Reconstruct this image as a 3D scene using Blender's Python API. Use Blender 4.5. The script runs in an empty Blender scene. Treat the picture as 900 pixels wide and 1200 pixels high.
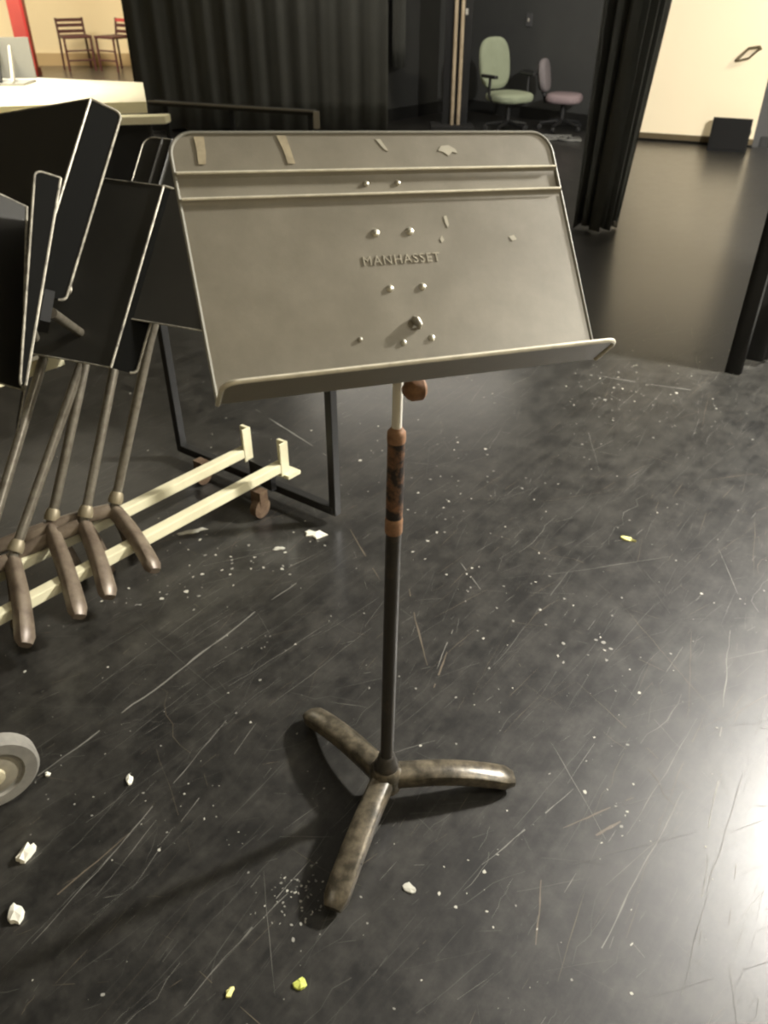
import bpy, bmesh, math, random
from mathutils import Vector, Matrix
V = Vector
PI = math.pi
scene = bpy.context.scene
COL = scene.collection
random.seed(7)

# ------------------------------------------------------------------ camera
cam_d = bpy.data.cameras.new('camera')
cam = bpy.data.objects.new('camera', cam_d); COL.objects.link(cam)
cam_d.sensor_fit = 'VERTICAL'; cam_d.sensor_height = 24.0
cam_d.lens = 921.54 / 1200 * 24.0
cam_d.clip_start = 0.02
r_ = V((1.0, 0.00115, 0.00165)); u_ = V((-0.00201, 0.57312, 0.81947)); f_ = V((0, 0.81947, -0.57312))
M = Matrix((r_, u_, -f_)).transposed().to_4x4(); M.translation = (0, 0, 1.4224)
cam.matrix_world = M
cam_d.dof.use_dof = True; cam_d.dof.focus_distance = 1.35
cam_d.dof.aperture_fstop = 5.0
scene.camera = cam

# ------------------------------------------------------------------ world, lamps, exposure
w = bpy.data.worlds.new('world'); scene.world = w; w.use_nodes = True
w.node_tree.nodes['Background'].inputs[0].default_value = (1, .95, .85, 1)
w.node_tree.nodes['Background'].inputs[1].default_value = 0.012
scene.view_settings.view_transform = 'Standard'; scene.view_settings.look = 'None'
scene.view_settings.exposure = 0.0; scene.view_settings.gamma = 1.0
scene.view_settings.use_curve_mapping = False
try: scene.cycles.filter_width = 2.2
except Exception: pass

CEIL = 2.75
def lamp(name, loc, sx, sy, power, col=(1, .92, .78), rot=(0, 0, 0)):
    d = bpy.data.lights.new(name, 'AREA'); d.shape = 'RECTANGLE'; d.size = sx; d.size_y = sy
    d.energy = power; d.color = col
    o = bpy.data.objects.new(name, d); COL.objects.link(o); o.location = loc; o.rotation_euler = rot
    return o
LAMPS = [  # name, x, y, size x, size y, watts, colour
    ('hall_light', -5.6, 11.6, 2.4, 1.2, 380, (1, .90, .70)),
    ('table_fill', -2.5, 5.5, .6, .6, 34, (1, .93, .76)),  # added lamp that brightens the table top
    ('doorway_light', 4.7, 6.1, 1.2, .6, 128, (1, .90, .70)),
    ('desk_fill', 2.75, .35, 1.0, .8, 66, (1, .92, .76)),  # added fill, placed for the sheen on the lone stand's desk
    ('desk_fill', -2.4, -.6, 1.2, .6, 8, (1, .90, .70)),  # added fill for the face of the topmost nested desk
    ('curtain_fill', .3, 8.3, 2.4, .3, 34, (1, .92, .80)),  # added fill that lifts the black curtain and back wall
]
for n, x, y, sx, sy, p, c in LAMPS:
    lo_ = lamp(n, (x, y, CEIL - .062), sx, sy, p, c)
    if n == 'table_fill': lo_.data.spread = math.radians(75)   # narrow beam keeps the added fill out of floor reflections
GLOBE = V((2.76, 2.48, 2.42))                      # bare bulb hanging right of the stand: the main light
gd = bpy.data.lights.new('stage_bulb', 'POINT'); gd.energy = 1200; gd.shadow_soft_size = .10; gd.color = (1, .965, .91)
go = bpy.data.objects.new('stage_bulb', gd); COL.objects.link(go); go.location = GLOBE

# ------------------------------------------------------------------ materials
def mat(name, col, rough=.5, metal=0., spec=.5, noise=None, bump=0., bscale=200., rough_var=0.):
    """noise=(colour2, scale, lo, hi): blotches of a second colour."""
    m = bpy.data.materials.new(name); m.use_nodes = True
    nt = m.node_tree; b = nt.nodes['Principled BSDF']
    b.inputs['Base Color'].default_value = (*col, 1); b.inputs['Roughness'].default_value = rough
    b.inputs['Metallic'].default_value = metal; b.inputs['Specular IOR Level'].default_value = spec
    tc = nt.nodes.new('ShaderNodeTexCoord')
    if noise:
        c2, sc, lo, hi = noise
        n = nt.nodes.new('ShaderNodeTexNoise'); n.inputs['Scale'].default_value = sc; n.inputs['Detail'].default_value = 6
        n.inputs['Roughness'].default_value = .65
        nt.links.new(tc.outputs['Object'], n.inputs['Vector'])
        rp = nt.nodes.new('ShaderNodeValToRGB')
        rp.color_ramp.elements[0].position = lo; rp.color_ramp.elements[0].color = (*col, 1)
        rp.color_ramp.elements[1].position = hi; rp.color_ramp.elements[1].color = (*c2, 1)
        nt.links.new(n.outputs['Fac'], rp.inputs['Fac']); nt.links.new(rp.outputs['Color'], b.inputs['Base Color'])
        if rough_var:
            mr = nt.nodes.new('ShaderNodeMapRange'); mr.inputs['To Min'].default_value = rough - rough_var
            mr.inputs['To Max'].default_value = rough + rough_var
            nt.links.new(n.outputs['Fac'], mr.inputs['Value']); nt.links.new(mr.outputs['Result'], b.inputs['Roughness'])
    if bump:
        n2 = nt.nodes.new('ShaderNodeTexNoise'); n2.inputs['Scale'].default_value = bscale; n2.inputs['Detail'].default_value = 3
        nt.links.new(tc.outputs['Object'], n2.inputs['Vector'])
        bp = nt.nodes.new('ShaderNodeBump'); bp.inputs['Strength'].default_value = bump; bp.inputs['Distance'].default_value = .001
        nt.links.new(n2.outputs['Fac'], bp.inputs['Height']); nt.links.new(bp.outputs['Normal'], b.inputs['Normal'])
    return m

M_desk = mat('black_enamel_worn_grey', (.19, .172, .128), .36, 0, .6, ((.245, .222, .168), 14, .35, .75), .12, 600, .05)
M_rackdesk = mat('black_enamel', (.026, .025, .0195), .5, 0, .4, ((.032, .030, .024), 8, .3, .7), .1, 500)
M_racklip = mat('black_enamel_shaded', (.006, .006, .005), .85, 0, .1)  # darkened copy of the desk enamel, so the lips look unlit
M_bright = mat('painted_edge_glint', (.74, .69, .54), .42, .2, .5, ((.56, .52, .40), 40, .4, .7))  # pale tone paints the light caught on rib crests and lip edge
M_edge = mat('edge_worn_to_metal', (.46, .43, .34), .45, .3, .5, ((.12, .11, .09), 40, .4, .7))
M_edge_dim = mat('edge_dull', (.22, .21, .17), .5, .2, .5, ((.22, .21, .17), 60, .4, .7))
M_rivet = mat('rivet_metal', (.55, .52, .42), .35, .7, .5)
M_letter = mat('letter_worn', (.36, .33, .25), .45, .2)
M_tape = mat('old_masking_tape', (.40, .34, .22), .75, 0, .3, ((.28, .24, .16), 60, .4, .7))
M_scuff = mat('pale_scuff', (.42, .39, .30), .6, 0, .3)
M_chrome = mat('bright_steel', (.86, .82, .70), .35, .25, .6)
M_tube = mat('tube_black_paint', (.030, .027, .022), .38, 0, .5, ((.065, .05, .035), 30, .55, .75), .1, 200)
M_rust = mat('rusty_tube', (.018, .014, .011), .55, 0, .4, ((.17, .085, .042), 42, .46, .62), .4, 300)
M_rustring = mat('rust_ring', (.30, .165, .085), .6, .1, .4, ((.15, .08, .045), 60, .4, .7), .3, 300)
M_leg = mat('leg_paint_scuffed', (.050, .043, .030), .30, .2, .5, ((.19, .16, .11), 34, .42, .72), .25, 160, .08)
M_legside = mat('leg_paint_dark', (.045, .038, .027), .4, .1, .5, ((.12, .095, .062), 30, .45, .75), .2, 160)
M_collar = mat('worn_collar', (.22, .185, .115), .5, .3)
M_rackpole = mat('rack_pole', (.16, .145, .11), .38, .35, .5, ((.10, .085, .06), 50, .4, .7))
M_rackleg = mat('rack_leg', (.17, .135, .095), .42, .2, .5, ((.09, .065, .045), 26, .4, .7), .2, 160)
M_cream = mat('cream_enamel', (.72, .68, .46), .4, 0, .5, ((.60, .55, .36), 8, .5, .8))
M_blacksteel = mat('black_steel', (.012, .012, .011), .45, 0, .5)
M_rustwheel = mat('rusty_caster', (.09, .055, .032), .6, .1, .4, ((.17, .12, .075), 40, .4, .7))
M_tyre = mat('grey_rubber', (.20, .19, .165), .6, 0, .35, ((.26, .25, .21), 30, .4, .7))
M_wheelhub = mat('wheel_disc', (.24, .22, .165), .5, 0, .4, ((.30, .27, .2), 25, .4, .7))
M_hubcap = mat('wheel_axle_cap', (.62, .56, .38), .4, .3)
M_curtain = mat('black_velour', (.075, .078, .071), .85, 0, .2, ((.090, .092, .084), 3, .3, .7), .2, 900)
M_curtain_dark = mat('black_drape', (.022, .022, .020), .9, 0, .1)
M_curtain_hem = mat('curtain_hem_dusty', (.16, .15, .125), .9, 0, .1)
M_darkwall = mat('charcoal_wall', (.045, .046, .044), .7, 0, .3, ((.055, .056, .052), 2, .3, .7))
M_greywall = mat('grey_wall', (.075, .075, .075), .7, 0, .3)
M_creamwall = mat('cream_wall', (.80, .68, .45), .6, 0, .3, ((.76, .64, .42), 1.5, .3, .7))
M_creamdoor = mat('cream_door_paint', (.84, .73, .52), .45, 0, .4)
M_base = mat('tan_baseboard', (.46, .33, .17), .6)
M_darkbase = mat('black_baseboard', (.012, .012, .011), .5)
M_ceil = mat('ceiling_paint', (.24, .23, .21), .8, 0, .2)
M_red = mat('red_paint', (.34, .055, .045), .4, 0, .5, ((.28, .045, .04), 4, .3, .7))
M_table = mat('cream_laminate', (.88, .82, .64), .35, 0, .5, ((.80, .73, .55), 2, .4, .7))
M_tableedge = mat('pale_yellow_edge', (.88, .82, .56), .4)
M_maroon = mat('maroon_chair', (.07, .020, .020), .5)
M_redpad = mat('red_pad', (.45, .06, .06), .6)
M_greybin = mat('grey_plastic', (.30, .30, .28), .6)
M_palegrey = mat('pale_grey_plastic', (.50, .47, .40), .6)
M_green = mat('sage_green_fabric', (.25, .28, .195), .85, 0, .2, ((.28, .31, .22), 10, .3, .7), .2, 400)
M_pink = mat('dusty_pink_fabric', (.23, .18, .185), .85, 0, .2, None, .2, 400)
M_mauve = mat('grey_mauve_fabric', (.17, .152, .155), .85, 0, .2, None, .2, 400)
M_plastic = mat('black_plastic', (.012, .012, .012), .5)
M_pole = mat('pale_wood_pole', (.55, .45, .31), .5, 0, .4, ((.42, .33, .22), 14, .4, .7))
M_flat = mat('black_flat', (.012, .012, .0115), .8)
M_riser = mat('riser_black', (.014, .015, .014), .7)
M_riseredge = mat('riser_edge', (.32, .31, .27), .45, .4)
M_steel = mat('dull_steel', (.40, .38, .33), .35, .7)
M_bronze = mat('dark_bronze_pull', (.13, .10, .055), .4, .5)
M_monitor = mat('monitor_black', (.010, .010, .010), .7, 0, .1)
M_grille = mat('grille_dark', (.012, .012, .012), .9, 0, .05)
M_cable = mat('grey_cable', (.13, .13, .12), .6)
M_paper = mat('white_paper', (.80, .78, .66), .7)
M_yellow = mat('yellow_scrap', (.72, .68, .25), .6)
M_lime = mat('lime_scrap', (.55, .60, .12), .6)
M_tanscrap = mat('tan_scrap', (.42, .36, .24), .7)
M_flake = mat('paint_flake', (.46, .45, .38), .7)
M_flake2 = mat('grey_flake', (.24, .235, .205), .7)
M_sc1 = mat('scuff_grey', (.075, .073, .064), .5)
M_sc2 = mat('scuff_brown', (.11, .09, .064), .55)
M_sc3 = mat('scuff_pale', (.17, .166, .145), .55)
M_brownpatch = mat('plastic_cup', (.25, .14, .06), .5)
def emis(name, col, s):
    m = bpy.data.materials.new(name); m.use_nodes = True
    b = m.node_tree.nodes['Principled BSDF']; b.inputs['Base Color'].default_value = (*col, 1)
    b.inputs['Emission Color'].default_value = (*col, 1); b.inputs['Emission Strength'].default_value = s
    return m
M_diff = emis('lit_diffuser', (1, .93, .8), 3.0)

def floor_material():
    m = bpy.data.materials.new('black_stage_floor'); m.use_nodes = True
    nt = m.node_tree; b = nt.nodes['Principled BSDF']; L = nt.links
    tc = nt.nodes.new('ShaderNodeTexCoord')
    mp = nt.nodes.new('ShaderNodeMapping'); mp.inputs['Rotation'].default_value = (0, 0, -math.radians(52))
    L.new(tc.outputs['Object'], mp.inputs['Vector'])
    mp2 = nt.nodes.new('ShaderNodeMapping'); mp2.inputs['Scale'].default_value = (2.2, 40, 1)
    L.new(mp.outputs['Vector'], mp2.inputs['Vector'])
    n1 = nt.nodes.new('ShaderNodeTexNoise'); n1.inputs['Scale'].default_value = 1.0; n1.inputs['Detail'].default_value = 6; n1.inputs['Roughness'].default_value = .7
    L.new(mp2.outputs['Vector'], n1.inputs['Vector'])
    n2 = nt.nodes.new('ShaderNodeTexNoise'); n2.inputs['Scale'].default_value = 9.0; n2.inputs['Detail'].default_value = 9; n2.inputs['Roughness'].default_value = .8
    L.new(tc.outputs['Object'], n2.inputs['Vector'])
    n3 = nt.nodes.new('ShaderNodeTexNoise'); n3.inputs['Scale'].default_value = 60.0; n3.inputs['Detail'].default_value = 4
    L.new(tc.outputs['Object'], n3.inputs['Vector'])
    r1 = nt.nodes.new('ShaderNodeValToRGB'); e = r1.color_ramp.elements
    e[0].position = .45; e[0].color = (0, 0, 0, 1); e[1].position = .72; e[1].color = (1, 1, 1, 1)
    L.new(n1.outputs['Fac'], r1.inputs['Fac'])
    r2 = nt.nodes.new('ShaderNodeValToRGB'); e = r2.color_ramp.elements
    e[0].position = .42; e[0].color = (0, 0, 0, 1); e[1].position = .75; e[1].color = (1, 1, 1, 1)
    L.new(n2.outputs['Fac'], r2.inputs['Fac'])
    add = nt.nodes.new('ShaderNodeMath'); add.operation = 'MULTIPLY_ADD'; add.inputs[1].default_value = .22
    L.new(r1.outputs['Color'], add.inputs[0])
    mul = nt.nodes.new('ShaderNodeMath'); mul.operation = 'MULTIPLY'; mul.inputs[1].default_value = .6
    L.new(r2.outputs['Color'], mul.inputs[0]); L.new(mul.outputs[0], add.inputs[2])
    mul2 = nt.nodes.new('ShaderNodeMath'); mul2.operation = 'MULTIPLY'
    L.new(add.outputs[0], mul2.inputs[0])
    mr3 = nt.nodes.new('ShaderNodeMapRange'); mr3.inputs['To Min'].default_value = .4; mr3.inputs['To Max'].default_value = 1.3
    L.new(n3.outputs['Fac'], mr3.inputs['Value']); L.new(mr3.outputs['Result'], mul2.inputs[1])
    mx = nt.nodes.new('ShaderNodeMix'); mx.data_type = 'RGBA'
    mx.inputs[6].default_value = (.0085, .0082, .0072, 1); mx.inputs[7].default_value = (.072, .068, .056, 1)
    L.new(mul2.outputs[0], mx.inputs[0]); L.new(mx.outputs[2], b.inputs['Base Color'])
    mr = nt.nodes.new('ShaderNodeMapRange'); mr.inputs['To Min'].default_value = .40; mr.inputs['To Max'].default_value = .58
    L.new(mul2.outputs[0], mr.inputs['Value']); L.new(mr.outputs['Result'], b.inputs['Roughness'])
    b.inputs['Specular IOR Level'].default_value = .55
    b.inputs['Coat Weight'].default_value = .7; b.inputs['Coat Roughness'].default_value = .22; b.inputs['Coat IOR'].default_value = 1.45
    bp = nt.nodes.new('ShaderNodeBump'); bp.inputs['Strength'].default_value = .07; bp.inputs['Distance'].default_value = .002
    L.new(n1.outputs['Fac'], bp.inputs['Height']); L.new(bp.outputs['Normal'], b.inputs['Normal'])
    return m
M_floor = floor_material()

# ------------------------------------------------------------------ helpers
def obj(name, bm, m, parent=None, smooth=False, bevel=0.):
    me = bpy.data.meshes.new(name); bmesh.ops.recalc_face_normals(bm, faces=bm.faces); bm.to_mesh(me); bm.free()
    for mm in (m if isinstance(m, (list, tuple)) else [m]): me.materials.append(mm)
    if smooth:
        for p in me.polygons: p.use_smooth = True
        try: me.set_sharp_from_angle(angle=math.radians(40))
        except Exception: pass
    o = bpy.data.objects.new(name, me); COL.objects.link(o)
    if parent:
        o.parent = parent
        bpy.context.view_layer.update()
        o.matrix_parent_inverse = parent.matrix_world.inverted()
    if bevel:
        md = o.modifiers.new('bevel', 'BEVEL'); md.width = bevel; md.segments = 2; md.limit_method = 'ANGLE'
    return o
def thing(name, label, cat, loc, group=None):
    o = bpy.data.objects.new(name, None); COL.objects.link(o); o.location = loc; o.empty_display_size = .1
    o['label'] = label; o['category'] = cat
    if group: o['group'] = group
    bpy.context.view_layer.update()
    return o
def tag(o, label, cat, group=None):
    o['label'] = label; o['category'] = cat
    if group: o['group'] = group
    return o
def struct(o):
    o['kind'] = 'structure'; return o
def box(bm, c, s, ax=None):
    """box centred c, full sizes s, axes ax (3 vectors) or world."""
    c = V(c); ax = ax or (V((1, 0, 0)), V((0, 1, 0)), V((0, 0, 1)))
    ax = [V(a).normalized() for a in ax]
    vs = [bm.verts.new(c + ax[0] * s[0] / 2 * i + ax[1] * s[1] / 2 * j + ax[2] * s[2] / 2 * k) for i in (-1, 1) for j in (-1, 1) for k in (-1, 1)]
    for q in ((0, 1, 3, 2), (4, 6, 7, 5), (0, 4, 5, 1), (2, 3, 7, 6), (0, 2, 6, 4), (1, 5, 7, 3)): bm.faces.new([vs[i] for i in q])
    return bm
def bar(bm, a, b, wd, ht, upv=(0, 0, 1)):
    a, b = V(a), V(b); d = (b - a); s = d.cross(V(upv)).normalized(); u = s.cross(d).normalized()
    return box(bm, (a + b) / 2, (d.length, wd, ht), (d, s, u))
def rings(bm, rs, cap=True):
    L = [[bm.verts.new(p) for p in r] for r in rs]
    n = len(L[0])
    for a, b in zip(L, L[1:]):
        for i in range(n): bm.faces.new((a[i], a[(i + 1) % n], b[(i + 1) % n], b[i]))
    if cap:
        bm.faces.new(L[0][::-1]); bm.faces.new(L[-1])
    return bm
def frame(d):
    d = V(d).normalized(); h = V((0, 0, 1)) if abs(d.z) < .9 else V((1, 0, 0))
    s = d.cross(h).normalized(); return s, s.cross(d).normalized()
def tube(bm, pts, rad, n=16, cap=True):
    pts = [V(p) for p in pts]; rad = rad if isinstance(rad, (list, tuple)) else [rad] * len(pts)
    rs = []; s = u = None
    for i, p in enumerate(pts):
        d = (pts[min(i + 1, len(pts) - 1)] - pts[max(i - 1, 0)]).normalized()
        if s is None: s, u = frame(d)
        else:
            s = (s - d * s.dot(d)).normalized(); u = s.cross(d).normalized()
        rs.append([p + (s * math.cos(a) + u * math.sin(a)) * rad[i] for a in (2 * PI * k / n for k in range(n))])
    return rings(bm, rs, cap)
def lathe(bm, c, axis, prof, n=24):
    """prof: (distance along axis, radius)."""
    c = V(c); d = V(axis).normalized(); s, u = frame(d)
    return rings(bm, [[c + d * h + (s * math.cos(a) + u * math.sin(a)) * r for a in (2 * PI * k / n for k in range(n))] for h, r in prof])
def prism(bm, poly, vec):
    a = [bm.verts.new(V(p)) for p in poly]; b = [bm.verts.new(V(p) + V(vec)) for p in poly]; n = len(a)
    bm.faces.new(a[::-1]); bm.faces.new(b)
    for i in range(n): bm.faces.new((a[i], a[(i + 1) % n], b[(i + 1) % n], b[i]))
    return bm
B = bmesh.new

# ------------------------------------------------------------------ room shell
struct(obj('floor', box(B(), (-.5, 6, -.05), (19, 20.6, .1)), M_floor))
struct(obj('ceiling', box(B(), (-.5, 6, CEIL + .05), (19, 20.6, .1)), M_ceil))
def wall(name, a, b, m, z0=0, z1=CEIL, t=.1):
    a, b = V((*a, 0)), V((*b, 0)); d = (b - a).normalized(); nrm = V((d.y, -d.x, 0))
    return struct(obj(name, prism(B(), [a + V((0, 0, z0)), b + V((0, 0, z0)), b - nrm * t + V((0, 0, z0)), a - nrm * t + V((0, 0, z0))], (0, 0, z1 - z0)), m))
# walls run clockwise seen from inside (thickness goes outward)
wall('wall_left', (-9.6, -4), (-9.6, 15.5), M_creamwall)
wall('wall_far', (-9.6, 15.0), (-2.9, 15.0), M_creamwall)
wall('wall_hall_side', (-2.75, 15.1), (-2.55, 9.05), M_creamwall)
wall('wall_divider', (-2.55, 9.05), (-.30, 9.10), M_darkwall)
wall('wall_back', (-.30, 9.10), (.867, 10.332), M_darkwall)
wall('wall_back_corner', (.867, 10.332), (2.17, 9.05), M_darkwall)
wall('wall_return', (2.17, 9.05), (2.34, 8.51), M_darkwall)
dA, dB = V((2.34, 8.51, 0)), V((6.6, 6.86, 0)); dd = (dB - dA).normalized(); dn = V((dd.y, -dd.x, 0))   # doorway wall; dn faces the stage
wall('wall_right_back', dA.xy, dB.xy, M_greywall)
wall('wall_right', (6.6, 6.86), (6.6, -4), M_darkwall)
wall('wall_behind', (6.6, -4), (-9.6, -4), M_creamwall)
struct(obj('baseboard_far', box(B(), (-6.2, 14.97, .09), (6.6, .03, .18)), M_base))
def base(name, a, b, m, h=.1):
    a, b = V((*a, 0)), V((*b, 0)); d = (b - a).normalized(); nrm = V((d.y, -d.x, 0))
    struct(obj(name, prism(B(), [a + nrm * .001, b + nrm * .001, b + nrm * .016, a + nrm * .016], (0, 0, h)), m))
base('baseboard_back', (-.28, 9.12), (.85, 10.31), M_darkbase, .12)
base('baseboard_back_corner', (.89, 10.31), (2.16, 9.06), M_darkbase, .12)

# cream door in the doorway wall, with casing, gap and a pull handle
d0, d1 = dA + dd * .10, dA + dd * 1.205
door = struct(obj('door_1', box(B(), (d0 + d1) / 2 + dn * .025 + V((0, 0, 1.075)), ((d1 - d0).length, .05, 2.11), (dd, dn, V((0, 0, 1)))), M_creamdoor))
hp = dA + dd * .985 + dn * .09
door_pull = [hp + dd * -.085 + V((0, 0, .70)) - dn * .04, hp + dd * -.075 + V((0, 0, .715)), hp + dd * .0 + V((0, 0, .80)), hp + dd * .085 + V((0, 0, .815)), hp + dd * .10 + V((0, 0, .795)) - dn * .04]
obj('handle', tube(B(), door_pull, .012, 8), M_bronze, door, True)
obj('latch_lever', tube(B(), [hp + dd * -.08 + V((0, 0, .70)), hp + dd * .02 + V((0, 0, .725)), hp + dd * .09 + V((0, 0, .80))], .009, 8), M_bronze, door, True)
obj('kick_strip', box(B(), (d0 + d1) / 2 + dn * .053 + V((0, 0, .045)), ((d1 - d0).length, .006, .05), (dd, dn, V((0, 0, 1)))), M_bronze, door)
struct(obj('trim_1', box(B(), dA + dd * 1.235 + dn * .015 + V((0, 0, 1.08)), (.05, .03, 2.16), (dd, dn, V((0, 0, 1)))), M_greywall))
ba = dA + dd * 1.27; struct(obj('baseboard_right_back', prism(B(), [ba, dB, dB + dn * .016, ba + dn * .016], (0, 0, .09)), M_darkbase))

# ------------------------------------------------------------------ light fixtures (housings and diffusers, also for the added fills)
for i, (n, x, y, sx, sy, p, c) in enumerate(LAMPS):
    fx = thing('ceiling_light', 'rectangular ceiling light ' + ('over the cream hall', 'added as fill over the cream table', 'in front of the cream door', 'added as fill behind the camera to the right', 'added as fill behind the camera to the left', 'added as fill in front of the wide black curtain')[i], 'lamp', (x, y, CEIL), 'ceiling lights')
    bm = B()
    for s in (-1, 1):
        box(bm, (x + s * (sx / 2 + .02), y, CEIL - .03), (.03, sy + .07, .06)); box(bm, (x, y + s * (sy / 2 + .02), CEIL - .03), (sx + .01, .03, .06))
    obj('fixture_frame', bm, M_palegrey, fx)
    obj('diffuser', box(B(), (x, y, CEIL - .02), (sx, sy, .01)), M_palegrey if n == 'table_fill' else M_diff, fx)

pf = thing('pendant_lamp', 'hanging bulb with a dark socket, right of the lone stand', 'lamp', (GLOBE.x, GLOBE.y, CEIL))
obj('canopy', tube(B(), [GLOBE + V((0, 0, CEIL - GLOBE.z - .03)), GLOBE + V((0, 0, CEIL - GLOBE.z))], .05, 16), M_blacksteel, pf, True)
obj('cord', tube(B(), [GLOBE + V((0, 0, .19)), GLOBE + V((0, 0, CEIL - GLOBE.z - .02))], .004, 8), M_blacksteel, pf)
obj('socket', tube(B(), [GLOBE + V((0, 0, .135)), GLOBE + V((0, 0, .20))], .022, 14), M_blacksteel, pf, True)

# ------------------------------------------------------------------ main music stand
P0 = V((.0484, .8862, 1.0016)); RV = V((.9241, .3777, -.058)).normalized(); N_ = V((.3288, -.7085, .6244)).normalized(); UP = N_.cross(RV).normalized()
N_ = RV.cross(UP).normalized()
BASE = V((.0044, .9997, 0)); AX = V((.01607, .01245, 1)).normalized()
def onax(h): return BASE + AX * (h + .06)
LIPA = .17
def desk_panel(P, R, U, N, W=.508, H=.3164, rc=.028, ribs=True, thick=.0022):
    """sheet-metal desk: rounded top corners, two pressed ribs; front face on +N."""
    vs = [0, .004]
    if ribs: vs += [.10, .20, .226, .2300, .2330, .2352, .2375, .241, .258, .2625, .2648, .2675, .2705, .276]
    else: vs += [.1, .2, .27]
    k = 8
    vs += [H - rc + rc * math.sin(PI / 2 * i / k) for i in range(k + 1)]
    def off(v):
        if not ribs: return 0
        o = 0
        for c in (.2352, .2660): o += .0052 * math.exp(-((v - c) / .0026) ** 2)
        if .2352 < v < .2660: o -= .0015
        return o
    bm = B(); cols = 25; front = []; back = []
    for v in vs:
        hw = W / 2
        if v > H - rc: hw = W / 2 - rc + math.sqrt(max(0, rc * rc - (v - (H - rc)) ** 2))
        front.append([bm.verts.new(P + R * (hw * (2 * i / (cols - 1) - 1)) + U * v + N * off(v)) for i in range(cols)])
        back.append([bm.verts.new(P + R * (hw * (2 * i / (cols - 1) - 1)) + U * v + N * (off(v) - thick)) for i in range(cols)])
    for A, s in ((front, 1), (back, -1)):
        for a, b in zip(A, A[1:]):
            for i in range(cols - 1): bm.faces.new((a[i], a[i + 1], b[i + 1], b[i]))
    edge = lambda A: [r[0] for r in A] + A[-1][1:-1] + [r[-1] for r in reversed(A)] + A[0][-2:0:-1]
    ef, eb = edge(front), edge(back); n = len(ef)
    for i in range(n): bm.faces.new((ef[i], eb[i], eb[(i + 1) % n], ef[(i + 1) % n]))
    return bm
def hem_path(P, R, U, N, W, H, rc, bottom=0.0):
    pts = [P - R * W / 2 + U * bottom]
    for i in range(9):
        a = PI - PI / 2 * i / 8; pts.append(P + R * (-(W / 2 - rc) + rc * math.cos(a)) + U * (H - rc + rc * math.sin(a)))
    for i in range(9):
        a = PI / 2 - PI / 2 * i / 8; pts.append(P + R * ((W / 2 - rc) + rc * math.cos(a)) + U * (H - rc + rc * math.sin(a)))
    pts.append(P + R * W / 2 + U * bottom)
    return pts
def lip_outline(P, R, L, W, D, rc):
    pts = [P - R * W / 2]
    for i in range(7):
        a = PI - PI / 2 * i / 6; pts.append(P + R * (-(W / 2 - rc) + rc * math.cos(a)) + L * (D - rc + rc * math.sin(a)))
    for i in range(7):
        a = PI / 2 - PI / 2 * i / 6; pts.append(P + R * ((W / 2 - rc) + rc * math.cos(a)) + L * (D - rc + rc * math.sin(a)))
    pts.append(P + R * W / 2)
    return pts

ms = thing('music_stand', 'black music stand with worn grey desk standing alone mid floor', 'music stand', BASE)
desk = obj('desk', desk_panel(P0, RV, UP, N_), M_desk, ms, True)
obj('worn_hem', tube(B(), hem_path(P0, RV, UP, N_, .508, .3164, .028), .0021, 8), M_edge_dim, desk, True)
LP = (N_ * math.cos(LIPA) + UP * math.sin(LIPA)).normalized()
lo = lip_outline(P0, RV, LP, .508, .056, .018)
LN = RV.cross(LP).normalized()
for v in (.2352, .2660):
    obj('rib_crest_highlight', tube(B(), [P0 + RV * x + UP * (v + .0006) + N_ * .0041 for x in (-.252, -.1, .1, .252)], .0017, 8), M_bright, desk, True)  # painted highlight along each rib
obj('lip', prism(B(), lo, LN * -.0022), M_desk, ms)
obj('lip_edge', tube(B(), lo, .0030, 8), M_bright, ms, True)  # same painted highlight along the lip's front edge
def onp(u, v, o=0): return P0 + RV * u + UP * v + N_ * o
for u, v, rr in ((-.0237, .2515, .0036), (.0187, .2515, .0036), (-.0248, .188, .0052), (.0212, .188, .0052), (-.0203, .117, .0046), (.0234, .1163, .0046), (-.0167, .0485, .0040), (.0221, .0507, .0044), (-.0718, .0574, .0032)):
    o_ = -.0015 if v > .24 else 0
    obj('rivet', lathe(B(), onp(u, v, o_ - .001), N_, [(0, rr), (.0018, rr), (.003, rr * .75), (.0036, rr * .25)], 12), M_rivet if rr > .0035 else M_edge, desk, True)
obj('bent_rivet_tab', tube(B(), [onp(.0025, .0775, .0005), onp(.004, .073, .005), onp(.0062, .067, .006), onp(.008, .064, .001)], [.0035, .0052, .0045, .002], 10), M_edge, desk, True)
fc = bpy.data.curves.new('embossed', 'FONT'); fc.body = 'MANHASSET'; fc.size = .0165; fc.extrude = .0004; fc.space_character = 1.18
fc.align_x = 'CENTER'; fc.align_y = 'CENTER'
fo = bpy.data.objects.new('embossed_tmp', fc); COL.objects.link(fo); bpy.context.view_layer.update()
fm = bpy.data.meshes.new_from_object(fo.evaluated_get(bpy.context.evaluated_depsgraph_get()))
bpy.data.objects.remove(fo); fm.materials.clear(); fm.materials.append(M_letter)
lt = bpy.data.objects.new('embossed_lettering', fm); COL.objects.link(lt)
mw = Matrix((RV, UP, N_)).transposed().to_4x4(); mw.translation = onp(.003, .1525, .0006)
lt.matrix_world = mw; bpy.context.view_layer.update(); lt.parent = desk; lt.matrix_parent_inverse = desk.matrix_world.inverted()
def patch(name, pts, m, par, o=.0006):
    return obj(name, prism(B(), [onp(u, v, o) for u, v in pts], N_ * .0004), m, par)
patch('tape_strip', [(-.2245, .3115), (-.2130, .3115), (-.2140, .292), (-.2165, .2785), (-.2250, .2785), (-.2240, .296)], M_tape, desk)
patch('tape_strip', [(-.1265, .3125), (-.1150, .3125), (-.1120, .293), (-.1100, .2775), (-.1190, .2775), (-.1215, .295)], M_tape, desk)
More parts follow.
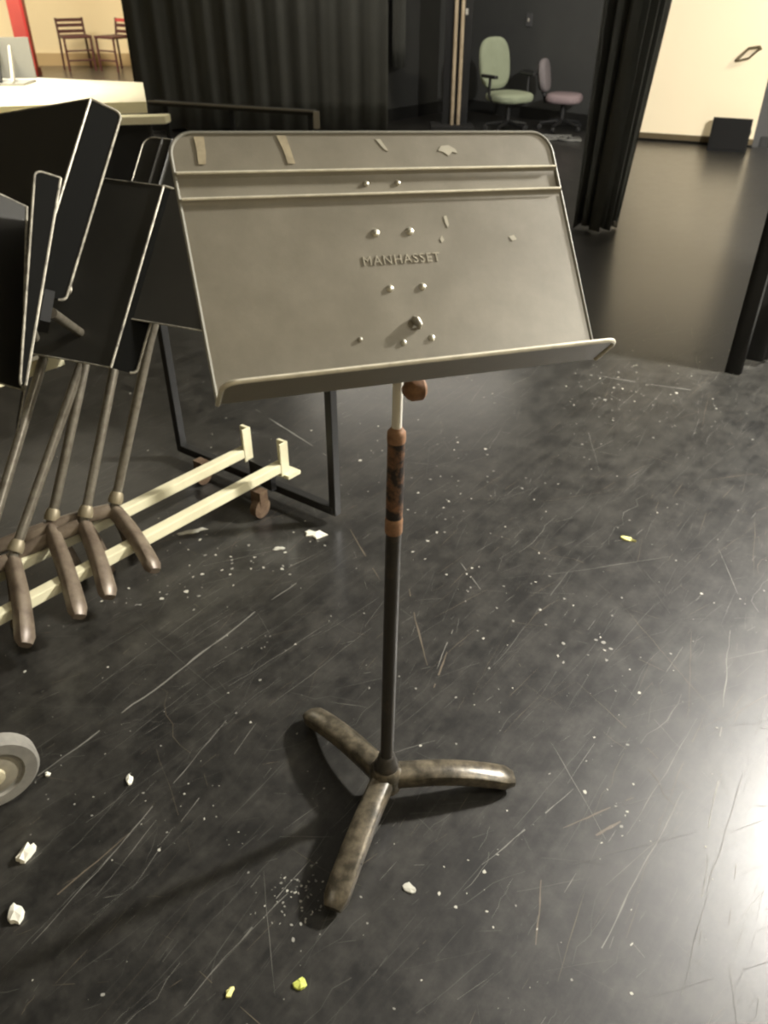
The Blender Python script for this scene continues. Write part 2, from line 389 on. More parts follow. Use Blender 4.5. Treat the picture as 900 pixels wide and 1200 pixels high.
for pts in ([(.083, .292), (.088, .298), (.099, .299), (.108, .294), (.110, .288), (.103, .290), (.096, .285), (.090, .290)],
            [(.000, .3075), (.006, .3075), (.010, .300), (.014, .292), (.009, .294), (.004, .301)],
            [(.072, .205), (.076, .206), (.077, .194), (.0745, .190), (.072, .197)],
            [(.060, .176), (.064, .180), (.066, .174), (.062, .171)], [(.160, .174), (.168, .176), (.171, .170), (.164, .168)]):
    patch('scuff', pts, M_scuff, desk, .0003)
# bracket and knob behind the desk
bc = onp(0, .145, -.03)
bm = B(); box(bm, onp(0, .145, -.008), (.075, .085, .012), (RV, UP, N_)); box(bm, onp(0, .145, -.03), (.026, .05, .04), (RV, UP, N_))
obj('swivel_bracket', bm, M_blacksteel, ms, bevel=.003)
obj('friction_knob', lathe(B(), V((.026, .975, .943)), RV, [(0, .006), (.006, .013), (.012, .0165), (.026, .0165), (.031, .012)], 20), M_rustring, ms, True)
# pole
obj('inner_shaft', tube(B(), [onax(.55), onax(.90), bc], .0075, 16), M_chrome, ms, True)
tb = obj('outer_tube', tube(B(), [onax(.02), onax(.63)], .0128, 20), M_tube, ms, True)
obj('rusted_sleeve', tube(B(), [onax(.63), onax(.70), onax(.745), onax(.79)], [.0132, .0136, .0132, .0132], 20), M_rust, ms, True)
obj('rust_ring', lathe(B(), onax(.618), AX, [(0, .0132), (.002, .0142), (.026, .0142), (.030, .0134)], 20), M_rustring, tb, True)
obj('top_collar', lathe(B(), onax(.783), AX, [(0, .0138), (.004, .0142), (.016, .0138), (.020, .0105), (.024, .0085)], 20), M_rustring, ms, True)
obj('base_collar', lathe(B(), onax(.040), AX, [(0, .024), (.010, .024), (.016, .0195), (.032, .0175), (.036, .0135)], 24), M_tube, ms, True)
# hub and three arched legs
obj('hub', lathe(B(), BASE + V((0, 0, .040)), (0, 0, 1), [(0, .024), (.006, .033), (.048, .033), (.062, .026)], 24), M_leg, ms, True)
def stand_leg(c, tip, upv, w0=.048, w1=.050, h0=.046, h1=.034, arch=.014, n=14, m=12):
    """arched, rounded-top channel leg from hub centre c to tip."""
    c, tip, upv = V(c), V(tip), V(upv).normalized(); d = tip - c; dl = d.length; dn_ = d.normalized()
    s = dn_.cross(upv).normalized(); u = s.cross(dn_).normalized()
    rs = []
    for i in range(n + 1):
        t = i / n; p = c + d * t + u * (arch * math.sin(PI * min(1, t * 1.02)))
        e = 1.0
        if t > .9: e = math.sqrt(max(.03, 1 - ((t - .9) / .105) ** 2))
        wd = (w0 + (w1 - w0) * t) * (.55 + .45 * e); ht = (h0 + (h1 - h0) * t) * (.35 + .65 * e)
        ring = []
        for k in range(m):
            a = 2 * PI * k / m; ca, sa = math.cos(a), math.sin(a)
            q = .62   # superellipse
            x = math.copysign(abs(ca) ** q, ca) * wd / 2; y = math.copysign(abs(sa) ** q, sa) * ht / 2
            ring.append(p + s * x + u * y)
        rs.append(ring)
    return rings(B(), rs)
HC = BASE + V((0, 0, .070))
for tip in ((.272, 1.030, .022), (-.170, 1.203, .022), (-.092, .752, .022)):
    t = V(tip); d = (t - HC); st = HC + V((d.x, d.y, 0)).normalized() * .012
    lg = obj('leg', stand_leg(st, t, (0, 0, 1)), M_leg, ms, True)
    fd = V((d.x, d.y, 0)).normalized()
    obj('foot_pad', lathe(B(), V((t.x, t.y, 0)) - fd * .022, (0, 0, 1), [(0, .013), (.010, .013), (.014, .010)], 12), M_plastic, lg, True)

# ------------------------------------------------------------------ nested stands hanging on the storage cart
E1 = V((.224, .663, .715)).normalized(); E2 = V((-.867, .470, -.165)).normalized(); E2c = V((-.960, .275, .045)); E2c = (E2c - E1 * E2c.dot(E1)).normalized()
def lipv(e2, e1, a=.045, b=.062):
    return -e2 * a - (-e2).cross(e1).normalized() * b
NEST = [  # label, bottom right corner, long edge, short edge, lip vector, hub, pole point, foot, hem on edges
    ('nested music stand at the left picture edge with dark flat desk', V((-.781, 1.543, .663)), V((-.150, .824, .547)), V((-.651, -.497, .569)), None, V((-.985, 1.47, .2)), V((-.91, 1.955, .553)), V((-.93, 1.23, .13))),
    ('nested music stand turned edge-on beside the leftmost dark desk', V((-.739, 1.476, .706)), V((.025, .779, .626)), V((-.459, .566, -.685)), V((-.888, -.27, .372)) * .053, V((-.928, 1.54, .2)), V((-.807, 1.95, .546)), V((-.826, 1.309, .13))),
    ('nested music stand whose tall olive-lit desk is topmost on the cart', V((-.839, 1.834, .782)), E1, E2, lipv(E2, E1), V((-.881, 1.675, .2)), V((-.798, 1.946, .541)), V((-.732, 1.405, .13))),
    ('nested music stand with black desk showing its bottom edge below the topmost tall desk', V((-.695, 1.848, .576)), E1, E2c, lipv(E2, E1, .052, .038), V((-.797, 1.69, .2)), V((-.723, 1.934, .524)), V((-.681, 1.476, .13))),
    ('rearmost nested music stand, its desk partly behind the lone stand', V((-.452, 1.883, .66)), E1, E2c, None, V((-.736, 1.757, .2)), V((-.634, 1.996, .578)), V((-.592, 1.58, .13))),
]
for lab, P, e1, e2, lv, hub, pp, foot in NEST:
    e1 = e1.normalized(); e2 = (e2 - e1 * e2.dot(e1)).normalized(); nn = (-e2).cross(e1).normalized()
    st = thing('nested_music_stand', lab, 'music stand', hub, 'music stands nested on the cart')
    # the desk lies on its side: width along e1, height along e2
    mid = P + e1 * .254
    HH = .40 if 'topmost' in lab else .318
    dk = obj('desk', desk_panel(mid, e1, e2, nn, .508, HH, .028, HH < .35), M_rackdesk, st, True)
    hp_ = hem_path(mid, e1, e2, nn, .508, HH, .028)
    obj('worn_hem', tube(B(), hp_, .0020, 6), M_edge, dk, True)
    obj('fold_edge', tube(B(), [P, P + e1 * .508], .0034, 8), M_edge, dk, True)
    if lv is not None:
        ll = lv.length; ln = lv.normalized(); lo = lip_outline(mid, e1, ln, .508, ll, .016)
        if lv.x < -.04: lo = [q - ln * ((q - mid).dot(ln) * .8 * min(1, max(0, .5 - (q - mid).dot(e1) / .508))) for q in lo]
        obj('lip', prism(B(), lo, e1.cross(ln).normalized() * .002), M_racklip, st)
        obj('lip_edge', tube(B(), lo[1:], .0034, 8), M_edge, st, True)
    ctr = mid + e2 * .15 - nn * .03
    pd = (pp - hub).normalized()
    obj('pole', tube(B(), [hub - pd * .02, pp, pp + (ctr - pp) * .25 + pd * .05, ctr], .0125, 12), M_rackpole, st, True)
    obj('desk_bracket', box(B(), ctr + nn * .012, (.08, .06, .022), (e1, e2, nn)), M_blacksteel, st)
    obj('collar', lathe(B(), hub + pd * .018, pd, [(0, .019), (.010, .020), (.026, .017), (.032, .0135)], 16), M_collar, st, True)
    fd = foot - hub; fl = fd.length
    for k in range(3):
        q = Matrix.Rotation(2 * PI * k / 3, 3, pd)
        v = q @ fd
        # a leg that would dip below the floor or poke into the rails is raised to rest on them
        obj('leg', stand_leg(hub + v.normalized() * .008, hub + v, pd, .034, .046, .040, .036, .008), M_rackleg, st, True)

# ------------------------------------------------------------------ storage cart (cream rails, black end frames, casters)
RD = V((-.656, -.755, 0)); BD = V((.82, -.57, 0)).normalized()
cart = thing('stand_storage_cart', 'low cart with cream rails and black end frames holding the nested stands', 'cart', (-.42, 2.17, 0))
f0 = V((-.322, 2.062, .15)); b0 = V((-.447, 2.150, .15))
for a in (f0, b0):
    bm = B(); bar(bm, a - RD * .02, a + RD * 1.30, .030, .030); obj('rail', bm, M_cream, cart, bevel=.003)
    # end upright: a small L-shaped stop standing at the rail end
    bm = B(); c = a - RD * .012
    box(bm, c + V((0, 0, .028)) - RD * .006, (.012, .034, .115), (RD, BD, V((0, 0, 1)))); box(bm, c + BD * .014 + V((0, 0, .028)) + RD * .006, (.030, .006, .115), (RD, BD, V((0, 0, 1))))
    obj('end_stop', bm, M_cream, cart, bevel=.002)
obj('stop_foot', box(B(), f0 - RD * .02 + V((.012, -.005, -.028)), (.05, .05, .012), (RD, BD, V((0, 0, 1)))), M_cream, cart)
eL, eR = V((-.70, 2.36, 0)), V((-.15, 1.98, 0))
Z = V((0, 0, 1))
obj('end_crossbar', bar(B(), eL + Z * .045, eR + Z * .045, .028, .028), M_blacksteel, cart, bevel=.002)
for e in (eL, eR): obj('end_upright', bar(B(), e + Z * .031, e + Z * .64, .026, .026, (RD.x, RD.y, 0)), M_blacksteel, cart, bevel=.002)
obj('end_top_bar', bar(B(), eL + Z * .64, eR + Z * .64, .026, .026), M_blacksteel, cart, bevel=.002)
obj('rail_riser', bar(B(), (f0 + b0) / 2 + Z * -.095, (f0 + b0) / 2 + Z * -.018, .10, .02, (RD.x, RD.y, 0)), M_blacksteel, cart)
tr0 = V((-.905, 1.985, .535)); tr1 = tr0 - RD * .03
obj('rest_rail', bar(B(), tr0 + RD * .62, tr1, .030, .040), M_cream, cart, bevel=.003)
def caster(par, c, axis, rad, wd, m_t, m_h, m_c, top):
    c = V(c); ax = V(axis).normalized()
    wh = obj('caster_wheel', lathe(B(), c - ax * wd / 2, ax, [(0, rad * .62), (0, rad * .93), (wd * .15, rad), (wd * .85, rad), (wd, rad * .93), (wd, rad * .66), (wd * .86, rad * .62)], 36), m_t, par, True)
    obj('wheel_disc', lathe(B(), c - ax * wd * .4, ax, [(0, rad * .6), (wd * .72, rad * .6), (wd * .80, rad * .50), (wd * .84, rad * .3), (wd * .84, rad * .1)], 32), m_h, wh, True)
    obj('axle_cap', lathe(B(), c + ax * wd * .36, ax, [(0, rad * .24), (wd * .28, rad * .22), (wd * .36, rad * .1)], 20), m_c, wh, True)
    side = ax
    bm = B()
    box(bm, c - side * (wd / 2 + .006) + Z * (top - c.z) / 2, (.006, .03, top - c.z + .03), (side, side.cross(Z), Z))
    box(bm, c + Z * (top - c.z), (wd + .02, .05, .008), (side, side.cross(Z), Z))
    obj('caster_fork', bm, M_blacksteel, par)
# small rusty casters under the far end, a big grey one under the near end
cc = (f0 + b0) / 2
bm = B(); lathe(bm, V((-.385, 2.01, .034)), (.82, -.57, 0), [(-.014, .02), (-.012, .033), (.012, .033), (.014, .02)], 20); box(bm, V((-.385, 2.015, .070)), (.04, .03, .05), (BD, RD, Z))
obj('rusty_caster', bm, M_rustwheel, cart)
bm = B(); lathe(bm, V((-.60, 2.20, .034)), (.82, -.57, 0), [(-.014, .02), (-.012, .033), (.012, .033), (.014, .02)], 20); box(bm, V((-.60, 2.205, .060)), (.04, .03, .05), (BD, RD, Z))
obj('rusty_caster', bm, M_rustwheel, cart)
caster(cart, (-.786, .994, .088), (.60, -.80, 0), .088, .036, M_tyre, M_wheelhub, M_hubcap, .20)
nearC = V((-1.18, 1.075, .20))
obj('near_crossbar', bar(B(), V((-.80, 1.01, .215)), nearC + V((-.24, .20, .015)), .04, .03), M_blacksteel, cart)
obj('near_post', bar(B(), nearC + V((0, 0, .02)), nearC + V((0, 0, .40)), .03, .03, (1, 0, 0)), M_blacksteel, cart)
caster(cart, (-1.42, 1.30, .088), (.60, -.80, 0), .088, .036, M_tyre, M_wheelhub, M_hubcap, .20)

# ------------------------------------------------------------------ curtains
def curtain(path, z0, z1, amp, waves, name, label, m, flare=0., seed=0, hem=None):
    """hung cloth: path is a list of xy points along its width; folds run down it."""
    rnd = random.Random(seed); path = [V((*p, 0)) for p in path]
    seg = [0]
    for a, b in zip(path, path[1:]): seg.append(seg[-1] + (b - a).length)
    T = seg[-1]; nu = int(waves * 10); nv = 10
    ph = [rnd.uniform(-.6, .6) for _ in range(int(waves) + 2)]; am = [rnd.uniform(.55, 1.2) for _ in range(int(waves) + 2)]
    grid = []
    for j in range(nv + 1):
        t = j / nv; z = z0 + (z1 - z0) * t; row = []
        for i in range(nu + 1):
            s = T * i / nu
            k = max(q for q in range(len(seg) - 1) if seg[q] <= s + 1e-9) if s < T else len(seg) - 2
            a, b = path[k], path[k + 1]; p = a + (b - a) * ((s - seg[k]) / (seg[k + 1] - seg[k])); d = (b - a).normalized(); nrm = V((d.y, -d.x, 0))
            wv = i / nu * waves; c = int(wv)
            o = amp * am[c] * math.sin(2 * PI * wv + ph[c] * (1 - t)) + amp * .3 * math.sin(2 * PI * wv * 2.3 + seed)
            p = p + nrm * o + d * (flare * (t - .5) * (i / nu)); p.z = z + (.012 * math.sin(3 * wv + seed) if j == 0 else 0)
            row.append(p)
        grid.append(row)
    bm = B(); vg = [[bm.verts.new(p) for p in r] for r in grid]
    for a, b in zip(vg, vg[1:]):
        for i in range(nu): bm.faces.new((a[i], a[i + 1], b[i + 1], b[i]))
    o = obj(name, bm, m, None, True)
    md = o.modifiers.new('cloth', 'SOLIDIFY'); md.thickness = .006; md.offset = 0
    tag(o, label, 'curtain')
    if hem:
        bm = B(); row = grid[0]
        i0, i1 = int(hem[0] * nu), int(hem[1] * nu)
        for a, b in zip(row[i0:i1], row[i0 + 1:i1 + 1]): bar(bm, a + V((0, -.012, .012)), b + V((0, -.012, .012)), .006, .03)
        obj('hem_fray', bm, M_curtain_hem, o)
    return o
curtain([(-2.46, 8.80), (-1.2, 8.72), (.03, 8.78)], .02, CEIL - .03, .014, 11, 'stage_curtain', 'wide black pleated curtain behind the lone stand, left of the pale pole', M_curtain, 0, 3)
curtain([(1.235, 5.28), (1.40, 5.20), (1.655, 5.36)], .02, CEIL - .03, .035, 6, 'wing_curtain', 'narrow black curtain hanging left of the cream door', M_curtain, .34, 5, (.80, 1.0))
curtain([(.075, 9.32), (.215, 9.38)], .52, CEIL - .03, .012, 2, 'short_curtain', 'short black cloth ending above floor beside the wide curtain', M_curtain, 0, 8)
curtain([(1.445, 3.06), (1.75, 3.22), (2.5, 3.30)], .015, CEIL - .03, .03, 7, 'side_curtain', 'black curtain edge at the right picture edge near the lone stand', M_curtain_dark, 0, 11)

# ------------------------------------------------------------------ bright hall at far left
rc_ = thing('red_column', 'red painted column beside the cream hall wall', 'column', (-5.37, 13.6, 0))
obj('shaft', box(B(), (-5.37, 13.6, CEIL / 2), (.20, .20, CEIL - .01)), M_red, rc_, bevel=.01)
obj('corner_guard', box(B(), (-5.255, 13.51, 1.2), (.03, .03, 2.4)), mat('dark_red', (.30, .02, .02), .4), rc_)
obj('plinth', box(B(), (-5.37, 13.6, .05), (.24, .24, .1)), mat('brown_plinth', (.14, .03, .02), .5), rc_)
def legs4(par, x0, x1, y0, y1, top, r, m):
    for x in (x0, x1):
        for y in (y0, y1): obj('leg', tube(B(), [(x, y, 0), (x, y, top)], r, 10), m, par, True)
tab = thing('folding_table', 'cream topped table behind the nested stands', 'table', (-2.2, 5.65, 0))
obj('table_top', prism(B(), [V(p) for p in ((-1.645, 6.05, .725), (-1.40, 5.16, .725), (-3.6, 4.62, .725), (-3.85, 6.72, .725))], (0, 0, .025)), M_table, tab)
obj('edge_band', prism(B(), [V(p) for p in ((-1.40, 5.156, .69), (-1.40, 5.148, .69), (-3.6, 4.608, .69), (-3.6, 4.616, .69))], (0, 0, .06)), M_tableedge, tab)
obj('under_table_dark', prism(B(), [V(p) for p in ((-1.41, 5.17, .03), (-1.655, 6.04, .03), (-1.675, 6.04, .03), (-1.44, 5.19, .03), (-3.58, 4.66, .03), (-3.58, 4.64, .03))], (0, 0, .66)), M_flat, tab)  # added dark sheet standing in for the shade under the table
legs4(tab, -3.4, -1.75, 4.85, 5.9, .725, .016, M_steel)
ben = thing('cream_bench', 'pale yellow edged bench standing in front of the cream table', 'bench', (-1.6, 5.1, 0))
obj('bench_top', prism(B(), [V(p) for p in ((-1.245, 5.07, .655), (-1.255, 4.985, .655), (-2.2, 4.80, .655), (-2.2, 4.60, .655), (-2.4, 4.6, .655), (-2.4, 4.78, .655))][:3] + [V((-2.2, 4.90, .655))], (0, 0, .045)), M_tableedge, ben, bevel=.008)
for x, y in ((-1.36, 4.995), (-2.1, 4.86)): obj('leg', tube(B(), [(x, y + .02, 0), (x, y + .02, .655)], .012, 10), M_blacksteel, ben, True)
rk = thing('grey_dish_rack', 'grey plastic rack with slanting slats standing on the cream table', 'rack', (-2.62, 5.9, .75))
obj('back_panel', box(B(), (-2.56, 6.06, .89), (.38, .02, .24), (V((1, .1, 0)), V((-.1, 1, .0)), Z)), M_greybin, rk)
for k in range(4):
    obj('slat', bar(B(), (-2.70 + k * .085, 5.86, .765), (-2.74 + k * .085, 6.03, .96), .028, .016, (1, 0, 0)), (M_plastic, M_palegrey)[k % 2], rk)
obj('base_tray', box(B(), (-2.56, 5.94, .758), (.38, .22, .016)), M_greybin, rk)
# maroon chairs far off in the hall
def hall_chair(x, y, rz, label, pad):
    t = thing('hall_chair', label, 'chair', (x, y, 0), 'maroon chairs in the hall')
    R = Matrix.Rotation(rz, 3, 'Z'); P = lambda a, b, c: V((x, y, 0)) + R @ V((a, b, c))
    for a, b in ((-.2, -.2), (.2, -.2)): obj('leg', tube(B(), [P(a, b, 0), P(a, b, .45)], .018, 8), M_maroon, t, True)
    for a in (-.2, .2): obj('back_post', tube(B(), [P(a * 1.05, .22, 0), P(a, .2, .45), P(a, .24, .70)], .018, 8), M_maroon, t, True)
    obj('seat', box(B(), P(0, 0, .46), (.44, .44, .035), (R @ V((1, 0, 0)), R @ V((0, 1, 0)), Z)), M_maroon, t, bevel=.008)
    for z in (.52, .60, .67): obj('back_slat', bar(B(), P(-.2, .205 + (z - .45) * .12, z), P(.2, .205 + (z - .45) * .12, z), .045, .016, (0, 1, 0)), M_redpad if (pad and z > .65) else M_maroon, t)
    for z in (.15, .28): obj('stretcher', tube(B(), [P(-.2, -.2, z), P(.2, -.2, z)], .012, 8), M_maroon, t, True)
    return t
hall_chair(-4.86, 14.35, .5, 'maroon chair against the cream hall wall, nearer the red column', False)
hall_chair(-4.22, 14.3, -.6, 'maroon chair with red top slat, nearer the black curtain', True)

# ------------------------------------------------------------------ dark things in the back of the stage
rs_ = thing('black_riser', 'low black riser with thin metal edge in front of the wide curtain', 'riser', (-1.4, 7.9, 0))
ra, rb = V((-2.25, 8.36, .30)), V((-.585, 7.33, .36)); rdir = (rb - ra).normalized(); rn = V((-rdir.y, rdir.x, 0)).normalized()
obj('deck', prism(B(), [ra, rb, rb + rn * .10 - rdir * .05, ra + rn * .10], (0, 0, .035)), M_riser, rs_)
obj('metal_edge', bar(B(), ra + Z * .035 - rn * .004, rb + Z * .035 - rn * .004, .008, .016), M_riseredge, rs_)
obj('end_bracket', box(B(), rb + V((.01, .0, -.03)), (.05, .03, .13)), M_steel, rs_)
for t_ in (.08, .5, .95):
    p_ = ra + (rb - ra) * t_ + rn * .06; obj('leg', bar(B(), V((p_.x, p_.y, 0)), p_, .04, .04, (1, 0, 0)), M_riser, rs_)
pl = thing('pole_pair', 'two pale wooden poles standing on a dark base in front of the grey wall', 'pole', (.74, 9.10, 0))
for x in (.700, .765): obj('pole', tube(B(), [(x, 9.06, .03), (x - .01, 9.06, 2.55)], .018, 12), M_pole, pl, True)
obj('backing_board', box(B(), (.73, 9.13, 1.32), (.26, .04, 2.58)), M_flat, pl)
obj('base_board', box(B(), (.70, 9.10, .015), (.44, .36, .03)), M_flat, pl)
obj('clamp', box(B(), (.795, 9.05, 1.03), (.025, .03, .05)), M_steel, pl)
swt = thing('wall_switch', 'small grey switch plate on the charcoal wall above the pink chair', 'switch', (1.50, 9.70, .93))
wn = V((-.70, -.715, 0)).normalized(); wt = V((.715, -.70, 0)).normalized()
sp = V((1.513, 9.695, .93)) + wn * .006
obj('plate', box(B(), sp, (.07, .012, .115), (wt, wn, Z)), M_greywall, swt); obj('toggle', box(B(), sp + wn * .010, (.012, .014, .03), (wt, wn, Z)), M_palegrey, swt)

def cushion(bm, c, ax, sx, sy, th, bulge=.35, n=28):
    """rounded pad: superellipse outline, softened rim; ax = (right, up, normal)."""
    c = V(c); X, Y, N = (V(a).normalized() for a in ax); rs = []
    for h, k in ((-.5, .80), (-.42, .93), (-.2, 1.0), (.2, 1.0), (.42, .93), (.5, .80)):
        ring = []
        for i in range(n):
            a = 2 * PI * i / n; ca, sa = math.cos(a), math.sin(a)
            ring.append(c + X * (math.copysign(abs(ca) ** .7, ca) * sx / 2 * k) + Y * (math.copysign(abs(sa) ** .7, sa) * sy / 2 * k) + N * (h * th))
        rs.append(ring)
    return rings(bm, rs)
def office_chair(x, y, face, seat_z, bw, bh, sw, label, m_back, m_seat, arm):
    t = thing('office_chair', label, 'chair', (x, y, 0), 'office chairs at the back of the stage')
    f = V((math.cos(face), math.sin(face), 0)); s = V((-f.y, f.x, 0))
    c = V((x, y, 0)); bk = c - f * (sw * .48) + Z * (seat_z + .04)
    obj('seat', cushion(B(), c + Z * seat_z, (s, f, Z), sw, sw, .085), m_seat, t, True)
    nb = (f * .97 + Z * .18).normalized(); ub = (Z * .97 - f * .18).normalized()
    obj('backrest', cushion(B(), bk + ub * (bh * .52) - f * .02, (s, ub, nb), bw, bh, .07), m_back, t, True)
    obj('back_shell', cushion(B(), bk + ub * (bh * .5) - f * .065, (s, ub, nb), bw * .85, bh * .86, .02), M_plastic, t, True)
    obj('back_stem', tube(B(), [c - f * .05 + Z * (seat_z - .05), c - f * (sw * .52) + Z * (seat_z - .04), bk - f * .06 + ub * (bh * .3)], .018, 10), M_plastic, t, True)
    if arm:
        for k in (-1, 1):
            q = c + s * (k * (sw / 2 + .03)) - f * .02
            obj('armrest', bar(B(), q - f * .12 + Z * (seat_z + .19), q + f * .10 + Z * (seat_z + .19), .05, .03), M_plastic, t, bevel=.01)
            obj('arm_post', tube(B(), [q - s * (k * .05) + Z * (seat_z - .03), q + Z * (seat_z + .02), q + Z * (seat_z + .18)], .014, 8), M_plastic, t, True)
    obj('gas_post', tube(B(), [c + Z * .07, c + Z * (seat_z - .04)], .025, 12), M_plastic, t, True)
    for k in range(5):
        a = 2 * PI * k / 5 + .4; e = c + V((math.cos(a), math.sin(a), 0)) * .22
        obj('base_spoke', tube(B(), [c + Z * .09, e + Z * .06], [.022, .014], 8), M_plastic, t, True)
        obj('caster', lathe(B(), e + V((-math.sin(a), math.cos(a), 0)) * -.018 + Z * .026, (-math.sin(a), math.cos(a), 0), [(0, .02), (.005, .026), (.031, .026), (.036, .02)], 12), M_plastic, t, True)
office_chair(1.25, 8.86, math.radians(-58), .315, .37, .46, .43, 'sage green office chair near the two pale poles', M_green, M_green, True)
office_chair(1.82, 8.95, math.radians(-22), .295, .30, .30, .36, 'dusty pink low office chair right of the green one', M_mauve, M_pink, False)
cab = tag(obj('tangled_cable', tube(B(), [V((1.52 + .30 * math.cos(a * 1.0) * (1 - a / 40) + a * .012, 8.42 + .14 * math.sin(a * 1.3), .012 + .004 * math.sin(a * 5))) for a in [i * .22 for i in range(90)]], .010, 6), M_cable, None, True), 'grey cable lying in loops on the floor under the pink chair', 'cable')
# floor monitor in front of the cream door
mo = thing('stage_monitor', 'black wedge-shaped floor speaker in front of the cream door', 'speaker', (3.2, 7.86, 0))
md_ = dd; mn = dn
def mp_(a, b, c): return V((3.165, 7.90, 0)) + md_ * a + mn * b + Z * c
prof = [mp_(-.17, .10, 0), mp_(-.17, -.12, 0), mp_(-.17, -.12, .25), mp_(-.17, -.02, .265)]
obj('cabinet', prism(B(), prof, md_ * .34), M_monitor, mo, bevel=.006)
gn = (mp_(0, .10, 0) - mp_(0, -.02, .265)).cross(md_).normalized()
gc = (mp_(0, .10, .0) + mp_(0, -.02, .265)) / 2
if gn.dot(mn) < 0: gn = -gn
obj('grille', box(B(), gc + gn * .004, (.30, .25, .008), (md_, (mp_(0, .10, 0) - mp_(0, -.02, .265)), gn)), M_grille, mo)
obj('handle', box(B(), mp_(.173, -.05, .15), (.008, .07, .03), (md_, mn, Z)), M_plastic, mo)

# ------------------------------------------------------------------ scraps lying on the floor
def blob(c, rx, ry, rot, m, name, label, seed, th=.004, n=11, lift=.0012):
    rnd = random.Random(seed); bm = B(); R = Matrix.Rotation(rot, 3, 'Z'); c = V((*c, lift)); top = []; bot = []
    for i in range(n):
        a = 2 * PI * i / n; k = rnd.uniform(.6, 1.1); q = R @ V((math.cos(a) * rx * k, math.sin(a) * ry * k, 0))
        bot.append(bm.verts.new(c + q)); top.append(bm.verts.new(c + q * .9 + Z * th * rnd.uniform(.4, 1.3)))
    ct = bm.verts.new(c + Z * th * 1.4)
    for i in range(n):
        j = (i + 1) % n; bm.faces.new((bot[i], bot[j], top[j], top[i])); bm.faces.new((top[i], top[j], ct))
    bm.faces.new(bot[::-1])
    return tag(obj(name, bm, m), label, 'scrap')
blob((-.207, 1.911), .042, .020, -.25, M_paper, 'paper_scrap', 'torn white paper scrap by the foot of the cart\'s right upright', 1, .006, 14)
blob((.732, 1.893), .026, .010, -.5, M_yellow, 'yellow_scrap', 'pale yellow scrap alone on the grey floor right of the stand', 2)
blob((-.140, .635), .013, .012, .3, M_lime, 'lime_scrap', 'lime yellow scrap on the floor in front of the stand\'s front leg', 3)
blob((-.538, 1.040), .010, .014, .2, M_paper, 'white_chip', 'small white chip on the dark floor right of the grey caster', 4)
blob((-.694, .868), .014, .026, -.4, M_paper, 'paper_scrap', 'crumpled white paper scrap below the grey caster', 5, .012)
blob((-.668, .752), .015, .024, .35, M_paper, 'paper_scrap', 'white paper scrap at the left picture edge, below the crumpled one', 6, .010)
blob((-.258, .622), .007, .012, -.4, M_yellow, 'yellow_scrap', 'small yellowish scrap at the bottom picture edge', 7)
blob((.049, .802), .018, .012, -.2, M_flake, 'paint_chip', 'grey paint chip just right of the stand\'s front leg tip', 8, .002)
blob((-.310, 1.842), .022, .010, .2, M_flake, 'paint_chip', 'pale paint chip on the floor under the rail ends', 9, .003)
blob((-.583, 1.925), .050, .010, .35, M_flake, 'paint_chip', 'long curled pale paint chip under the cream rails', 10, .004, 16)
blob((-.716, 1.052), .007, .008, 0, M_paper, 'white_chip', 'tiny white chip touching the grey caster', 12, .004)

# paint flecks and dust nobody could count
rnd = random.Random(21); bm = B(); faces_m = []
def fleck(x, y, r, mi, n=6, z=.0010):
    a0 = rnd.uniform(0, PI); el = rnd.uniform(.4, 1)
    vs = []
    for i in range(n):
        a = 2 * PI * i / n; k = rnd.uniform(.5, 1.1) * r; px, py = math.cos(a) * k, math.sin(a) * k * el
        vs.append(bm.verts.new((x + px * math.cos(a0) - py * math.sin(a0), y + px * math.sin(a0) + py * math.cos(a0), z)))
    f = bm.faces.new(vs); f.material_index = mi
def cluster(cx, cy, s, n, r0, r1, w):
    for _ in range(n): fleck(rnd.gauss(cx, s), rnd.gauss(cy, s), rnd.uniform(r0, r1), 0 if rnd.random() < w else 1)
for _ in range(330): fleck(rnd.uniform(-1.2, 1.6), rnd.uniform(.5, 3.4), rnd.uniform(.0016, .0055), 0 if rnd.random() < .4 else 1)
for _ in range(420): fleck(rnd.uniform(-1.3, 1.9), rnd.uniform(.45, 3.0), rnd.uniform(.0007, .0018), 0 if rnd.random() < .3 else 1)
cluster(-.55, 1.74, .09, 45, .002, .008, .7); cluster(-.32, 1.80, .05, 16, .002, .007, .6); cluster(-.30, 1.45, .03, 8, .002, .004, .4)
cluster(-.62, 1.05, .09, 16, .001, .003, .4); cluster(.32, 1.62, .10, 20, .002, .006, .5); cluster(.55, 1.43, .05, 12, .002, .007, .4)
cluster(.50, .98, .05, 12, .002, .006, .5); cluster(.10, 1.15, .3, 40, .0015, .004, .4); cluster(.05, 2.2, .25, 60, .002, .007, .45)
cluster(-.40, .95, .05, 12, .001, .004, .3); cluster(-.155, .785, .030, 70, .0012, .004, .15); cluster(1.05, 2.85, .25, 40, .002, .006, .3); cluster(.9, 2.95, .12, 25, .003, .008, .6)
fl = obj('paint_flecks', bm, [M_flake, M_flake2]); fl['kind'] = 'stuff'; fl['label'] = 'pale paint flecks and dust scattered over the black floor'; fl['category'] = 'debris'

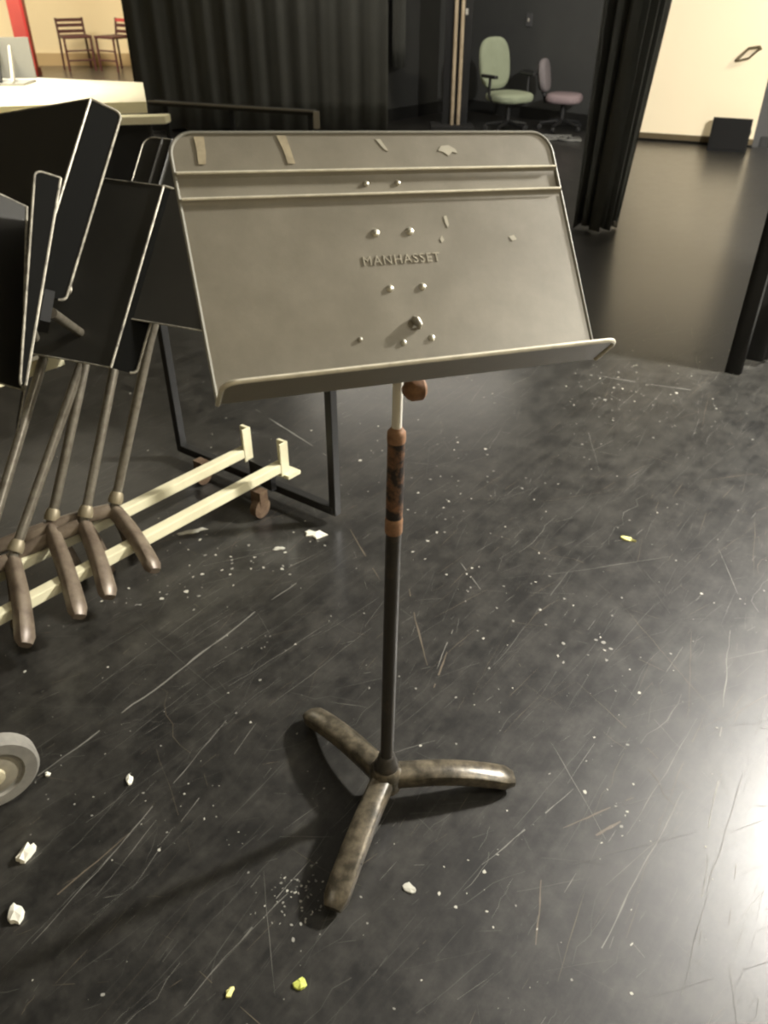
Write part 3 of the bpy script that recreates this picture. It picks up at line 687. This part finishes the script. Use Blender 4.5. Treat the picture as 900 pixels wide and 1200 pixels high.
# scratches and scuffs worn into the floor
rnd = random.Random(33); bm = B()
def scratch(a, b, wd, mi, wob=.0, n=5, z=.0006, gap=.0):
    a, b = V((*a, z)), V((*b, z)); d = b - a; L = d.length
    if L < 1e-4: return
    d.normalize(); s = V((-d.y, d.x, 0)); off = 0; n = max(n, int(L / .03)); prev = None
    for i in range(n + 1):
        t = i / n; off += rnd.gauss(0, wob * L / n ** .5)
        hw = wd / 2 * rnd.uniform(.35, 1.15) * math.sin(PI * min(max(t, .06), .94)) ** .5
        p = a + d * (L * t) + s * off
        cur = None
        if rnd.random() >= gap or i in (0, n):
            cur = (bm.verts.new(p - s * hw), bm.verts.new(p + s * hw))
        if prev and cur: f = bm.faces.new((prev[0], cur[0], cur[1], prev[1])); f.material_index = mi
        prev = cur
for _ in range(4600):
    x, y = rnd.uniform(-1.5, 2.0), rnd.uniform(.4, 3.6)
    r = rnd.random()
    ang = math.radians(rnd.gauss(52, 9) if r < .68 else (rnd.gauss(20, 14) if r < .8 else rnd.uniform(0, 180)))
    L = rnd.choice((.03, .04, .06, .10, .16, .30)) * rnd.uniform(.6, 1.5)
    scratch((x, y), (x + math.cos(ang) * L, y + math.sin(ang) * L), rnd.uniform(.0004, .0015), rnd.choice((0, 0, 0, 0, 1, 2)), .01 if rnd.random() < .8 else .08, gap=rnd.choice((0, .15, .35)))
for a, b, wd, mi in (((-.735, 1.048), (-.237, 1.68), .0060, 2), ((-.104, 1.942), (-.012, 1.699), .004, 1), ((.222, 1.777), (.28, 1.628), .004, 2), ((.071, 1.663), (.106, 1.373), .005, 1),
                     ((-.497, 2.725), (-.195, 2.373), .007, 2), ((.227, 1.317), (.609, 1.859), .003, 0), ((.895, 3.038), (1.30, 2.87), .006, 2), ((.85, 3.2), (1.35, 3.2), .004, 0), ((-.62, .70), (-.36, 1.20), .003, 2), ((-.66, .72), (-.50, .93), .003, 1),
                     ((-.47, .80), (-.27, 1.25), .002, 2), ((-.33, .60), (-.14, .86), .002, 2), ((.12, 1.30), (.16, 1.42), .006, 1), ((.13, 1.36), (.18, 1.50), .004, 2), ((.36, .93), (.52, 1.00), .004, 1), ((.40, .90), (.50, .96), .007, 1), ((.27, .70), (.30, .82), .004, 1),
                     ((.5, .62), (.95, 1.35), .003, 0), ((.56, .70), (.9, 1.5), .003, 2), ((.33, .62), (.62, 1.02), .003, 2), ((.19, .85), (.40, 1.02), .003, 2)):
    scratch(a, b, wd, mi, .012, 9, gap=.12)
sc = obj('floor_scuffs', bm, [M_sc1, M_sc2, M_sc3]); sc['kind'] = 'stuff'; sc['label'] = 'thin scratches and scuffs worn into the black floor paint'; sc['category'] = 'scuffs'
